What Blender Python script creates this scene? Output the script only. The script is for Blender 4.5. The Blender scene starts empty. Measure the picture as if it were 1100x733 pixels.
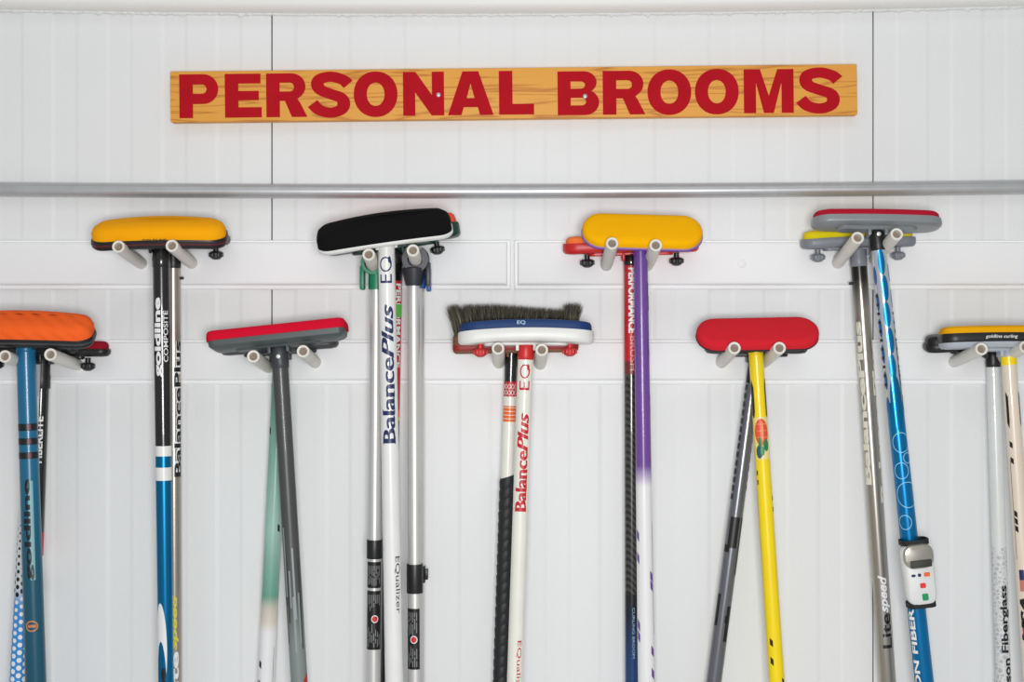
import bpy, bmesh, math, random
from mathutils import Vector, Matrix
random.seed(7)
S = bpy.context.scene
COL = S.collection
R = math.radians
PI = math.pi
# ------------------------------------------------------------------ camera frame
F = 1100 * 50.0 / 36.0          # focal length in pixels
D = 2.2                         # camera to wall
CZ = 1.65

def P(px, py, y):
    d = D + y
    return Vector(((px - 550) / F * d, y, CZ + (366.5 - py) / F * d))
def M_(px, y=0.0):              # pixels -> metres at depth y
    return px * (D + y) / F

cam = bpy.data.cameras.new('camera'); cam.lens = 50; cam.sensor_width = 36
co = bpy.data.objects.new('camera', cam); COL.objects.link(co)
co.location = (0, -D, CZ); co.rotation_euler = (PI / 2, 0, 0)
S.camera = co

# ------------------------------------------------------------------ materials
def lin(c):
    out = []
    for v in c[:3]:
        v = v / 255.0
        out.append(v / 12.92 if v <= .04045 else ((v + .055) / 1.055) ** 2.4)
    return (*out, 1.0)
MATS = {}
def mat(name, c, rough=.45, metal=0.0, bump=0.0, bscale=200.0, var=.05, vscale=30.0, coat=0.0, sheen=0.0):
    if name in MATS: return MATS[name]
    m = bpy.data.materials.new(name); m.use_nodes = True
    nt = m.node_tree; b = nt.nodes['Principled BSDF']
    b.inputs['Roughness'].default_value = rough
    b.inputs['Metallic'].default_value = metal
    b.inputs['Coat Weight'].default_value = coat
    b.inputs['Sheen Weight'].default_value = sheen
    if rough > .8: b.inputs['Specular IOR Level'].default_value = .15
    tc = nt.nodes.new('ShaderNodeTexCoord')
    n = nt.nodes.new('ShaderNodeTexNoise'); n.inputs['Scale'].default_value = vscale; n.inputs['Detail'].default_value = 3
    nt.links.new(tc.outputs['Object'], n.inputs['Vector'])
    mx = nt.nodes.new('ShaderNodeMix'); mx.data_type = 'RGBA'
    l = lin(c)
    mx.inputs[6].default_value = (*[v * (1 - var) for v in l[:3]], 1)
    mx.inputs[7].default_value = (*[min(1, v * (1 + var)) for v in l[:3]], 1)
    nt.links.new(n.outputs['Fac'], mx.inputs[0])
    nt.links.new(mx.outputs[2], b.inputs['Base Color'])
    if bump:
        n2 = nt.nodes.new('ShaderNodeTexNoise'); n2.inputs['Scale'].default_value = bscale; n2.inputs['Detail'].default_value = 2
        nt.links.new(tc.outputs['Object'], n2.inputs['Vector'])
        bp = nt.nodes.new('ShaderNodeBump'); bp.inputs['Strength'].default_value = bump; bp.inputs['Distance'].default_value = .001
        nt.links.new(n2.outputs['Fac'], bp.inputs['Height']); nt.links.new(bp.outputs['Normal'], b.inputs['Normal'])
    MATS[name] = m
    return m

def ramp_mat(name, stops, rough=.34, metal=0.0, coat=.1):
    """stops: (distance along the shaft from its top, colour): paint that blends along the shaft"""
    m = bpy.data.materials.new(name); m.use_nodes = True
    nt = m.node_tree; b = nt.nodes['Principled BSDF']
    b.inputs['Roughness'].default_value = rough; b.inputs['Metallic'].default_value = metal
    b.inputs['Coat Weight'].default_value = coat
    tc = nt.nodes.new('ShaderNodeTexCoord'); sp = nt.nodes.new('ShaderNodeSeparateXYZ')
    nt.links.new(tc.outputs['Object'], sp.inputs[0])
    mr = nt.nodes.new('ShaderNodeMapRange')
    a, z = stops[0][0], stops[-1][0]
    mr.inputs['From Min'].default_value = -a; mr.inputs['From Max'].default_value = -z
    nt.links.new(sp.outputs['Z'], mr.inputs['Value'])
    cr = nt.nodes.new('ShaderNodeValToRGB')
    while len(cr.color_ramp.elements) > 1: cr.color_ramp.elements.remove(cr.color_ramp.elements[0])
    cr.color_ramp.elements[0].position = 0; cr.color_ramp.elements[0].color = lin(stops[0][1])
    for s, c in stops[1:]:
        e = cr.color_ramp.elements.new((s - a) / (z - a)); e.color = lin(c)
    nt.links.new(mr.outputs['Result'], cr.inputs['Fac'])
    nt.links.new(cr.outputs['Color'], b.inputs['Base Color'])
    return m

def carbon_mat():
    m = mat('carbon_twill', (34, 34, 32), .28, 0, coat=.4)
    nt = m.node_tree; b = nt.nodes['Principled BSDF']
    tc = nt.nodes.new('ShaderNodeTexCoord')
    w = nt.nodes.new('ShaderNodeTexWave'); w.wave_type = 'BANDS'; w.bands_direction = 'DIAGONAL'
    w.inputs['Scale'].default_value = 62; w.inputs['Distortion'].default_value = 0
    nt.links.new(tc.outputs['Object'], w.inputs['Vector'])
    cr = nt.nodes.new('ShaderNodeValToRGB')
    cr.color_ramp.elements[0].color = lin((14, 14, 13)); cr.color_ramp.elements[1].color = lin((74, 72, 68))
    nt.links.new(w.outputs['Fac'], cr.inputs[0]); nt.links.new(cr.outputs[0], b.inputs['Base Color'])
    return m

def wood_mat(name, c0, c1, along='X', scale=1.0):
    m = bpy.data.materials.new(name); m.use_nodes = True
    nt = m.node_tree; b = nt.nodes['Principled BSDF']
    b.inputs['Roughness'].default_value = .6
    tc = nt.nodes.new('ShaderNodeTexCoord'); mp = nt.nodes.new('ShaderNodeMapping')
    mp.inputs['Scale'].default_value = (.8 * scale, 10 * scale, 13 * scale)
    nt.links.new(tc.outputs['Object'], mp.inputs['Vector'])
    n1 = nt.nodes.new('ShaderNodeTexNoise'); n1.inputs['Scale'].default_value = 2.2; n1.inputs['Detail'].default_value = 3
    nt.links.new(mp.outputs[0], n1.inputs['Vector'])
    ad = nt.nodes.new('ShaderNodeMath'); ad.operation = 'MULTIPLY'; ad.inputs[1].default_value = 22
    nt.links.new(n1.outputs['Fac'], ad.inputs[0])
    fr = nt.nodes.new('ShaderNodeMath'); fr.operation = 'PINGPONG'; fr.inputs[1].default_value = 1
    nt.links.new(ad.outputs[0], fr.inputs[0])
    n2 = nt.nodes.new('ShaderNodeTexNoise'); n2.inputs['Scale'].default_value = 30; n2.inputs['Detail'].default_value = 4
    nt.links.new(mp.outputs[0], n2.inputs['Vector'])
    mu = nt.nodes.new('ShaderNodeMath'); mu.operation = 'MULTIPLY_ADD'; mu.inputs[1].default_value = .45
    nt.links.new(n2.outputs['Fac'], mu.inputs[0]); nt.links.new(fr.outputs[0], mu.inputs[2])
    cr = nt.nodes.new('ShaderNodeValToRGB')
    cr.color_ramp.elements[0].position = .12; cr.color_ramp.elements[0].color = lin(c1)
    cr.color_ramp.elements[1].position = .62; cr.color_ramp.elements[1].color = lin(c0)
    nt.links.new(mu.outputs[0], cr.inputs[0]); nt.links.new(cr.outputs[0], b.inputs['Base Color'])
    return m

black = mat('black_plastic', (26, 26, 28), .4)
blackg = mat('black_gloss', (24, 23, 21), .22, coat=.5)
white = mat('white_paint', (236, 236, 232), .3, coat=.3)
whitep = mat('white_plastic', (232, 231, 227), .4)
pvc = mat('pvc_pipe', (228, 224, 214), .5, var=.05)
grey = mat('grey_plastic', (128, 132, 140), .42)
greyd = mat('dark_grey_plastic', (66, 68, 70), .45)
steel = mat('zinc_steel', (192, 194, 195), .38, .55, vscale=60, var=.1)
alu = mat('brushed_aluminium', (222, 221, 217), .38, .5, var=.02)
silver = mat('taupe_silver', (176, 168, 156), .3, .7, var=.04)
navy = mat('navy_print', (28, 44, 92), .4)
redp = mat('red_print', (200, 34, 44), .4)
redk = mat('red_plastic', (205, 42, 40), .4)
whitet = mat('white_print', (240, 240, 238), .4)
blackt = mat('black_print', (22, 22, 24), .4)
yellowt = mat('yellow_print', (226, 214, 40), .4)
bluep = mat('metallic_blue', (0, 114, 164), .28, .7, coat=.15)
skyb = mat('sky_blue', (0, 120, 180), .28, .6, coat=.15)
orangek = mat('orange_print', (240, 110, 40), .4)
greenp = mat('green_plastic', (16, 128, 92), .4)
bluec = mat('blue_plastic', (40, 92, 160), .4)
dgreen = mat('dark_green_plastic', (14, 62, 50), .42)

# ------------------------------------------------------------------ object helpers
def new_obj(name, bm, mats, parent=None, mtx=None, smooth=35):
    bmesh.ops.recalc_face_normals(bm, faces=bm.faces[:]) if smooth is not False else None
    me = bpy.data.meshes.new(name); bm.to_mesh(me); bm.free()
    if not isinstance(mats, (list, tuple)): mats = [mats]
    for m in mats: me.materials.append(m)
    if smooth:
        me.polygons.foreach_set('use_smooth', [True] * len(me.polygons))
        me.set_sharp_from_angle(angle=R(smooth))
    o = bpy.data.objects.new(name, me); COL.objects.link(o)
    if parent is not None: o.parent = parent
    if mtx is not None: o.matrix_basis = mtx
    return o
def empty(name, loc, label, cat, group=None, rot=None):
    o = bpy.data.objects.new(name, None); COL.objects.link(o)
    o.empty_display_size = .03
    o.matrix_basis = Matrix.Translation(loc) @ (rot.to_4x4() if rot else Matrix())
    o['label'] = label; o['category'] = cat
    if group: o['group'] = group
    return o

def box(bm, c, s, bevel=0.0, mi=0, seg=2):
    t = bmesh.new()
    bmesh.ops.create_cube(t, size=1, matrix=Matrix.Translation(c) @ Matrix.Diagonal((*s, 1)))
    if bevel: bmesh.ops.bevel(t, geom=t.edges[:], offset=bevel, segments=seg, profile=.5, affect='EDGES')
    add(bm, t, mi)
def add(bm, t, mi=0, mtx=None):
    vm = {}
    for v in t.verts: vm[v] = bm.verts.new(mtx @ v.co if mtx else v.co)
    for f in t.faces:
        try:
            nf = bm.faces.new([vm[v] for v in f.verts]); nf.material_index = mi
        except ValueError: pass
    t.free()
def lathe(bm, prof, mi=0, n=32, mtx=None, cap=True, closed=False):
    """prof: list of (r, z); axis Z"""
    t = bmesh.new(); rings = []
    for r, z in prof:
        rings.append([t.verts.new((r * math.sin(2 * PI * k / n), -r * math.cos(2 * PI * k / n), z)) for k in range(n)])
    pr = list(zip(rings, rings[1:]))
    if closed: pr.append((rings[-1], rings[0]))
    for a, b in pr:
        for k in range(n): t.faces.new((a[k], a[(k + 1) % n], b[(k + 1) % n], b[k]))
    if cap and not closed:
        t.faces.new(rings[0][::-1]); t.faces.new(rings[-1])
    bmesh.ops.recalc_face_normals(t, faces=t.faces[:])
    add(bm, t, mi, mtx)
def rrect(L, W, r, n=10):
    r = max(min(r, L / 2 - 1e-4, W / 2 - 1e-4), 2e-4); pts = []
    for cx, cy, a0 in ((L/2-r, W/2-r, 0), (-L/2+r, W/2-r, 90), (-L/2+r, -W/2+r, 180), (L/2-r, -W/2+r, 270)):
        for k in range(n + 1):
            a = R(a0 + 90 * k / n); pts.append((cx + r * math.cos(a), cy + r * math.sin(a)))
    return pts
def stack(bm, rings, mi=0, cap=True):
    vs = [[bm.verts.new(p) for p in r] for r in rings]
    n = len(vs[0])
    for a, b in zip(vs, vs[1:]):
        for k in range(n):
            f = bm.faces.new((a[k], a[(k+1) % n], b[(k+1) % n], b[k])); f.material_index = mi
    if cap:
        f = bm.faces.new(vs[0][::-1]); f.material_index = mi
        f = bm.faces.new(vs[-1]); f.material_index = mi
def slab(bm, L, W, r, prof, mi=0, bow=0.0, taper=0.0):
    """stack of rounded rectangles, prof = (inset, z)"""
    rings = []
    for i, z in prof:
        ring = []
        for x, y in rrect(L - 2 * i, W - 2 * i, r - i):
            k = (2 * x / L) ** 2
            ring.append((x, y * (1 - taper * k), z - bow * k))
        rings.append(ring)
    # subdivide long sides so that a bow reads
    if bow or taper:
        new = []
        for ring in rings:
            rr = []
            m = len(ring)
            for k in range(m):
                a, b = Vector(ring[k]), Vector(ring[(k + 1) % m]); rr.append(tuple(a))
                if abs(a.x - b.x) > L * .3:
                    for q in range(1, 12):
                        p = a.lerp(b, q / 12); kk = (2 * p.x / L) ** 2
                        ya = a.y / (1 - taper * (2 * a.x / L) ** 2); za = a.z + bow * (2 * a.x / L) ** 2
                        rr.append((p.x, ya * (1 - taper * kk), za - bow * kk))
            new.append(rr)
        rings = new
    stack(bm, rings, mi)

def curve2d(splines=None, text=None, size=1.0, bold=0.0, shear=0.0, spacing=1.0):
    if text is not None:
        cu = bpy.data.curves.new('t', 'FONT'); cu.body = text; cu.size = size; cu.offset = bold; cu.shear = shear
        cu.space_character = spacing
        cu.resolution_u = 4
    else:
        cu = bpy.data.curves.new('c', 'CURVE'); cu.dimensions = '2D'; cu.fill_mode = 'BOTH'
        for pts in splines:
            sp = cu.splines.new('POLY'); sp.points.add(len(pts) - 1)
            for q, p in zip(sp.points, pts): q.co = (p[0], p[1], 0, 1)
            sp.use_cyclic_u = True
    ob = bpy.data.objects.new('t', cu); COL.objects.link(ob)
    dg = bpy.context.evaluated_depsgraph_get(); dg.update()
    me = bpy.data.meshes.new_from_object(ob.evaluated_get(dg))
    bm = bmesh.new(); bm.from_mesh(me)
    bpy.data.objects.remove(ob); bpy.data.curves.remove(cu); bpy.data.meshes.remove(me)
    bmesh.ops.remove_doubles(bm, verts=bm.verts[:], dist=1e-6)
    return bm
def fit(bm, w, h):
    xs = [v.co.x for v in bm.verts]; ys = [v.co.y for v in bm.verts]
    x0, x1, y0, y1 = min(xs), max(xs), min(ys), max(ys)
    for v in bm.verts:
        v.co.x = (v.co.x - x0) / (x1 - x0) * w; v.co.y = ((v.co.y - y0) / (y1 - y0) - .5) * h
def flat_text(bm, text, w, h, mi, mtx, bold=.02, shear=0):
    t = curve2d(text=text, bold=bold, shear=shear); fit(t, w, h)
    for v in t.verts: v.co.x -= w / 2
    add(bm, t, mi, mtx)

# ------------------------------------------------------------------ shafts
class Shaft:
    """a tube in its own frame: origin at the top, axis along -Z, -Y towards the viewer"""
    def __init__(s, top, bot, y0, y1, w0, w1, length=1.14):
        s.T = P(top[0], top[1], y0); B = P(bot, 733, y1)
        s.py0 = top[1]; s.sB = (B - s.T).length
        d = (B - s.T).normalized(); s.d = d
        z = -d; x = Vector((1, 0, 0)); x = (x - z * x.dot(z)).normalized(); y = z.cross(x)
        s.rot = Matrix((x, y, z)).transposed(); s.W = Matrix.Translation(s.T) @ s.rot.to_4x4()
        s.r0 = M_(w0, y0) / 2; s.r1 = M_(w1, y1) / 2; s.len = length
        s.bm = bmesh.new(); s.mats = []
        s.y0 = y0
    def s(s, py): return (py - s.py0) / (733 - s.py0) * s.sB
    def r(s, d): return s.r0 + (s.r1 - s.r0) * min(d / s.sB, 1.25)
    def mi(s, m):
        if m not in s.mats: s.mats.append(m)
        return s.mats.index(m)
    def px(s, n): return n * s.sB / (733 - s.py0)
    def tube(s, segs, start):
        """segs: (py_end, material[, radius factor])"""
        a = s.s(start)
        for k, sg in enumerate(segs):
            b = s.s(sg[0]) if sg[0] is not None else s.len
            f = sg[2] if len(sg) > 2 else 1.0
            prof = [(s.r(a) * f, -a), (s.r((a + b) / 2) * f, -(a + b) / 2), (s.r(b) * f, -b)]
            if sg[0] is None: prof += [(s.r(b) * f * .9, -b - .004), (s.r(b) * f * .5, -b - .006)]
            lathe(s.bm, prof, s.mi(sg[1]), 36, cap=(k == 0 or k == len(segs) - 1))
            a = b
    def wrap(s, t, m, s0, phi0, up=True, lift=.0003, bm=None, mats=None):
        """t: flat bmesh in (u along, v across) metres, v centred"""
        vs = [v.co.y for v in t.verts]; lo, hi = min(vs), max(vs)
        step = .0022
        k = math.floor(lo / step) + 1
        while k * step < hi:
            bmesh.ops.bisect_plane(t, geom=t.verts[:] + t.edges[:] + t.faces[:], plane_co=(0, k * step, 0), plane_no=(0, 1, 0))
            k += 1
        for v in t.verts:
            d = s0 - v.co.x if up else s0 + v.co.x
            rr = s.r(d); ph = phi0 + (-v.co.y if up else v.co.y) / rr
            R_ = rr + lift
            v.co = Vector((R_ * math.sin(ph), -R_ * math.cos(ph), -d))
        for f in t.faces:
            f.normal_update()
            c = f.calc_center_median()
            if f.normal.x * c.x + f.normal.y * c.y < 0: f.normal_flip()
        add(bm if bm is not None else s.bm, t, s.mi(m) if bm is None else mats.index(m))
    def text(s, body, m, ya, yb, hpx, phi, up=True, bold=.02, shear=0, lift=.0004, spacing=1.0, serif=False):
        t = curve2d(text=body, bold=bold, shear=shear, spacing=spacing)
        fit(t, s.px(abs(yb - ya)), s.px(hpx))
        s.wrap(t, m, s.s(max(ya, yb)) if up else s.s(min(ya, yb)), phi, up, lift)
    def rect(s, m, ya, yb, p0, p1, lift=.00025, bm=None, mats=None, skew=0):
        t = bmesh.new(); d = s.s((ya + yb) / 2); rr = s.r(d)
        L = s.px(yb - ya); h = (p1 - p0) * rr; k = skew * L
        t.faces.new([t.verts.new(q) for q in ((0, -h/2, 0), (L, -h/2, 0), (L + k, h/2, 0), (k, h/2, 0))])
        s.wrap(t, m, s.s(ya), (p0 + p1) / 2, False, lift, bm, mats)
    def ell(s, m, yc, hy, pc, hp, lift=.0003, hole=None, bm=None, mats=None):
        d = s.s(yc); rr = s.r(d); n = 28
        lo = [(s.px(hy) * math.cos(2*PI*k/n), hp * rr * math.sin(2*PI*k/n)) for k in range(n)]
        if hole:
            a = s.px(hy) - s.px(hole); b = hp * rr - s.px(hole)
            t = curve2d([lo, [(a * math.cos(2*PI*k/n), b * math.sin(2*PI*k/n)) for k in range(n)]])
        else:
            t = bmesh.new(); t.faces.new([t.verts.new((*q, 0)) for q in lo])
        s.wrap(t, m, s.s(yc), pc, False, lift, bm, mats)
    def poly(s, m, pts, lift=.0003):
        """pts in (phi, py)"""
        t = bmesh.new(); yc = pts[0][1]; rr = s.r(s.s(yc))
        t.faces.new([t.verts.new((s.px(y - yc), p * rr, 0)) for p, y in pts])
        bmesh.ops.triangulate(t, faces=t.faces[:])
        s.wrap(t, m, s.s(yc), 0, False, lift)

GROUP = 'curling brooms hanging on the wall pegs'
def broom(label, sh, group=GROUP, name='curling_broom', cat='broom'):
    base = sh.T + sh.d * (sh.len + .006)
    root = empty(name, base, label, cat, group)
    sh.root = root; sh.base = base
    return root
def finish_handle(sh, name='handle', label=None):
    o = new_obj(name, sh.bm, sh.mats, sh.root, Matrix.Translation(-sh.base) @ sh.W, smooth=40)
    sh.handle = o
    if label: o['label'] = label
    return o
def ferrule(sh, m, y_end, f0=1.02, f1=1.04, top=None, name='ferrule', label=None):
    bm = bmesh.new(); e = sh.s(y_end); r0 = sh.r0 * f0; r1 = sh.r(e) * f1
    t = -(.006 if top is None else top)
    lathe(bm, [(r0 * .55, -t * 0 + .008), (r0 * .9, .002), (r0, -.004), (r0, -e * .45), (r1, -e * .6), (r1, -e - .001), (r1 * .96, -e - .002)], 0, 32)
    box(bm, Vector((0, 0, .004)), (r0 * 1.5, r0 * .8, .016), .002)
    o = new_obj(name, bm, m, sh.handle)
    if label: o['label'] = label
    return o
def head(sh, Lpx, W, tilt, roll=0, yaw=0, base_m=black, pad_m=black, hb=.013, hp=.017, r=.03, pad_in=.003,
         bow=0, knobs=(), knob_m=black, pr=None, base_prof=None, taper=0, dx=0, trim=None, mark=None, pad_name='pad', zoff=.008, pad_label=None, rr=.006, mount=None):
    y = sh.y0; L = M_(Lpx, y)
    pm = Matrix.Translation(sh.T - sh.base) @ Matrix.Rotation(R(-roll), 4, 'Y') @ Matrix.Rotation(R(tilt), 4, 'X') @ Matrix.Rotation(R(yaw), 4, 'Z') @ Matrix.Translation((M_(dx, y), 0, zoff))
    bm = bmesh.new()
    bp = base_prof or [(.012, 0), (.004, .0012), (.001, .004), (0, .007), (0, hb - .002), (.001, hb)]
    slab(bm, L, W, r, bp, 0, bow, taper)
    # raised spine and hinge lugs on the underside
    slab(bm, L * .62, W * .42, .012, [(.002, -.0045), (0, -.003), (0, .003)], 0, bow * .3)
    for sx in (-1, 1): box(bm, Vector((sx * (sh.r0 * 1.12), 0, -.006)), (.005, .022, .014), .0015)
    if mount: box(bm, Vector((0, 0, -mount[1] / 2)), (L * mount[0], W * .40, mount[1] + .002), .0025)
    mats = [base_m]
    if trim:
        mats.append(trim); slab(bm, L + .0008, W + .0008, r, [(.0004, hb * .52), (0, hb * .55), (0, hb * .68), (.0004, hb * .7)], 1, bow, taper)
    if mark:
        txt, tm, w, h, zz, xx = mark
        mats.append(tm)
        flat_text(bm, txt, M_(w, y), M_(h, y), len(mats) - 1, Matrix.Translation((M_(xx, y), -W / 2 - .0006, zz)) @ Matrix.Rotation(PI / 2, 4, 'X'))
    ho = new_obj('head', bm, mats, sh.root, pm)
    bm = bmesh.new()
    pf = pr or [(0, hb), (0, hb + hp * .45), (rr * .25, hb + hp * .75), (rr * .8, hb + hp * .93), (rr * 1.8, hb + hp)]
    slab(bm, L - 2 * pad_in, W - 2 * pad_in, r, pf, 0, bow, taper)
    po = new_obj(pad_name, bm, pad_m, ho)
    if pad_label: po['label'] = pad_label
    for kx in knobs:
        bm = bmesh.new(); x = M_(kx, y)
        lathe(bm, [(.004, -.002), (.004, -.009), (.0085, -.010), (.0098, -.0125), (.0085, -.019), (.005, -.0215), (.002, -.022)], 0, 20, Matrix.Translation((x, 0, 0)))
        for q in range(6):
            a = q * PI / 3
            box(bm, Vector((x + .009 * math.cos(a), .009 * math.sin(a), -.0145)), (.004, .004, .007), .001)
        ko = new_obj('thumb_screw', bm, knob_m, ho)
    return ho, pm

def fabric(name, c, bump=.25, scale=900): return mat(name, c, .9, 0, bump, scale, .04, 80)

# ------------------------------------------------------------------ the setting
def structure(o): o['kind'] = 'structure'; return o
# wall panels: steel sheets with shallow ribs, a dark joint between sheets
wallm = mat('white_steel_sheet', (233, 234, 233), .5, 0, .22, 260, .012, 8)
jointm = mat('panel_joint', (120, 126, 130), .6)
bm = bmesh.new()
xs = []
pitch = M_(61.5)
seams = [M_(292 - 550), M_(938 - 550)]
sheet = seams[1] - seams[0]
starts = [seams[0] - sheet, seams[0], seams[1]]
prof = []
for st in starts:
    n = round(sheet / pitch); p = sheet / n
    prof.append((st, .009, 1)); prof.append((st + .0011, .009, 1)); prof.append((st + .0012, .0008, 0))
    for k in range(n):
        a = st + k * p
        if k: prof += [(a - p * .035, 0.0, 0), (a + p * .035, .0009, 0)]
        prof += [(a + p * .40, .0009, 0), (a + p * .47, 0.0, 0)]
    prof.append((st + sheet - .0012, .0008, 0)); prof.append((st + sheet - .0011, .009, 1))
zt = CZ + 1.0
prev = None
for x, y, k in prof:
    a = bm.verts.new((x, y, 0)); b = bm.verts.new((x, y, zt))
    if prev:
        f = bm.faces.new((prev[0], a, b, prev[1])); f.material_index = 1 if (k and prev[2]) else 0
    prev = (a, b, k)
# thickness behind the sheets
xa, xb = prof[0][0], prof[-1][0]
box(bm, Vector(((xa + xb) / 2, .06, zt / 2)), (xb - xa, .08, zt), 0, 0)
wall = structure(new_obj('wall_back', bm, [wallm, jointm], smooth=2))
bm = bmesh.new(); box(bm, Vector((0, -2.0, -.05)), (xb - xa, 4.2, .1))
structure(new_obj('floor', bm, mat('pale_bounce_floor', (226, 228, 230), .5, 0, .1, 40, .03, 6)))  # floor out of view, made pale to bounce light up the lower wall

# soffit beam along the top, ragged bead of foam where it meets the wall
def sag(px): return ((px - 550) / 550.0)
def beam_z(px): # lower edge at the wall in pixels
    t = sag(px); return 16.2 - 2.0 * t - 6.2 * t * t
bm = bmesh.new(); rings = []
N = 60
for k in range(N + 1):
    px = -60 + 1220 * k / N
    zb = P(px, beam_z(px), 0).z; x = P(px, 0, 0).x
    pr_ = [(0, zb + .0012), (-.016, zb + .001), (-.025, zb + .003), (-.030, zb + .007), (-.032, zb + .012), (-.032, zb + .26), (0, zb + .26)]
    rings.append([(x, y, z) for y, z in pr_])
stack(bm, rings, 0)
structure(new_obj('trim_1', bm, mat('cream_white_beam', (236, 235, 231), .5, 0, .1, 120, .02, 4), smooth=30))
bm = bmesh.new(); N = 420; rings = []
for k in range(N + 1):
    px = -40 + 1180 * k / N
    zb = P(px, beam_z(px), 0).z; x = P(px, 0, 0).x
    h = .0016 + .0022 * random.random() ** 2 + (.003 if random.random() < .03 else 0); dpt = .004 + .003 * random.random()
    rings.append([(x, 0, zb + .002), (x, -dpt, zb + .002), (x, -dpt * .9, zb - h * .6), (x, -dpt * .4, zb - h), (x, 0, zb - h * .8)])
stack(bm, rings, 0)
structure(new_obj('trim_2', bm, mat('foam_bead', (226, 228, 226), .8, 0, .5, 300), smooth=False))

# ------------------------------------------------------------------ conduit
bm = bmesh.new(); N = 40; rings = []
cr_ = M_(15.6, -.02) / 2
for k in range(N + 1):
    px = -70 + 1240 * k / N; t = sag(px)
    cyc = 205.6 - 1.2 * t - 3.2 * t * t
    c = P(px, cyc, -cr_ - .0005)
    rings.append([(c.x, c.y + cr_ * math.cos(2*PI*q/28), c.z + cr_ * math.sin(2*PI*q/28)) for q in range(28)])
stack(bm, rings)
o = new_obj('conduit_pipe', bm, steel)
o['label'] = 'long grey metal conduit pipe running across the wall below the wooden sign'; o['category'] = 'pipe'

# ------------------------------------------------------------------ sign
sgn_c = P(552, 100, -.02)
sroot = empty('wooden_sign', sgn_c + Vector((0, .02, -.04)), 'varnished wooden sign board with red painted words PERSONAL BROOMS', 'sign')
k_ = M_(1, -.02)
sm = Matrix.Translation((0, -.02, .04)) @ Matrix.Rotation(R(-.62), 4, 'Y')
bm = bmesh.new(); box(bm, Vector((0, .0095, 0)), (738 * k_, .019, 54.5 * k_), .0014)
new_obj('board', bm, wood_mat('varnished_pine', (234, 166, 68), (190, 112, 40)), sroot, sm)
def arc(cx, cy, rx, ry, a0, a1, n=14): return [(cx + rx * math.cos(R(a0 + (a1 - a0) * k / n)), cy + ry * math.sin(R(a0 + (a1 - a0) * k / n))) for k in range(n + 1)]
def g_P(w, h=47):
    return [[[(0,0),(14.5,0),(14.5,15)] + arc(w-16, 31, 16, 16, -90, 90) + [(0,h)],
             [(14.5,26)] + arc(w-17.5, 31, 5, 5, -90, 90, 8) + [(14.5,36)]]]
def g_R(w, h=47):
    return [[[(0,0),(14.5,0),(14.5,17.4),(w-24,17.4),(w-16.6,0),(w,0),(w-7.8,15.5),(w-10.5,19.6)] + arc(w-17, 32.8, 15.2, 14.2, -58, 90) + [(0,h)],
             [(14.5,27.5)] + arc(w-18.5, 32.2, 4.4, 4.7, -90, 90, 8) + [(14.5,37)]]]
def g_E(w, h=47): return [[[(0,0),(w,0),(w,11),(14.5,11),(14.5,18.5),(w-3,18.5),(w-3,28.5),(14.5,28.5),(14.5,36.5),(w-1,36.5),(w-1,h),(0,h)]]]
def g_L(w, h=47): return [[[(0,0),(w,0),(w,11.5),(14.5,11.5),(14.5,h),(0,h)]]]
def g_O(w, h=48):
    def sup(a, b, n): return [(w/2 + a * math.copysign(abs(math.cos(t)) ** n, math.cos(t)), h/2 - .5 + b * math.copysign(abs(math.sin(t)) ** n, math.sin(t))) for t in [2*PI*q/40 for q in range(40)]]
    return [[sup(w/2, h/2 + .5, .95), sup(w/2 - 14, h/2 - 11.5, .95)]]
def g_N(w, h=47): return [[[(0,0),(13,0),(13,25),(w-13.5,0),(w,0),(w,h),(w-13,h),(w-13,22),(13.5,h),(0,h)]]]
def g_A(w, h=47): return [[[(0,0),(14.5,0),(17,8.5),(w-17,8.5),(w-14.5,0),(w,0),(w-16,h),(16,h)], [(20.2,18),(w-20.2,18),(w/2,34)]]]
def g_M(w, h=47): return [[[(0,0),(13,0),(13,33),(21.5,0),(w-21.5,0),(w-13,33),(w-13,0),(w,0),(w,h),(w-17.5,h),(w/2,18.5),(17.5,h),(0,h)]]]
def g_B(w, h=47):
    return [[[(0,0)] + arc(w-14.5, 13.5, 14.5, 13.5, -90, 62) + arc(w-16.5, 35.2, 14, 11.8, -55, 90) + [(0,h)],
             [(14,10.3)] + arc(w-18.5, 14.4, 4.5, 4.1, -90, 90, 8) + [(14,18.5)],
             [(14,28.2)] + arc(w-19, 32.2, 4, 3.8, -90, 90, 8) + [(14,36.3)]]]
def g_S(w, h=48):
    ctl = [(w-1.5,34.5),(w-7.5,39.5),(w/2+1,42.8),(9.5,40.5),(6.6,34.2),(10.5,28.5),(w/2,24.3),(w-9.8,20.2),(w-6.4,13.8),(w-9.8,7.2),(w/2,4.2),(8.5,7.2),(1.2,14.2)]
    pts = []
    for q in range(len(ctl) - 1):
        p0 = Vector(ctl[max(q-1, 0)]); p1 = Vector(ctl[q]); p2 = Vector(ctl[q+1]); p3 = Vector(ctl[min(q+2, len(ctl)-1)])
        for e in range(6):
            t = e / 6; pts.append(.5 * (2*p1 + (p2-p0)*t + (2*p0-5*p1+4*p2-p3)*t*t + (3*p1-p0-3*p2+p3)*t**3))
    pts.append(Vector(ctl[-1]))
    Lf, Rt = [], []
    for q, p in enumerate(pts):
        t = (pts[min(q+1, len(pts)-1)] - pts[max(q-1, 0)]).normalized(); n = Vector((-t.y, t.x))
        off = Vector((n.x * 6.9, n.y * 5.5)); Lf.append(tuple(p + off)); Rt.append(tuple(p - off))
    return [[Lf + Rt[::-1]]]
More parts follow.
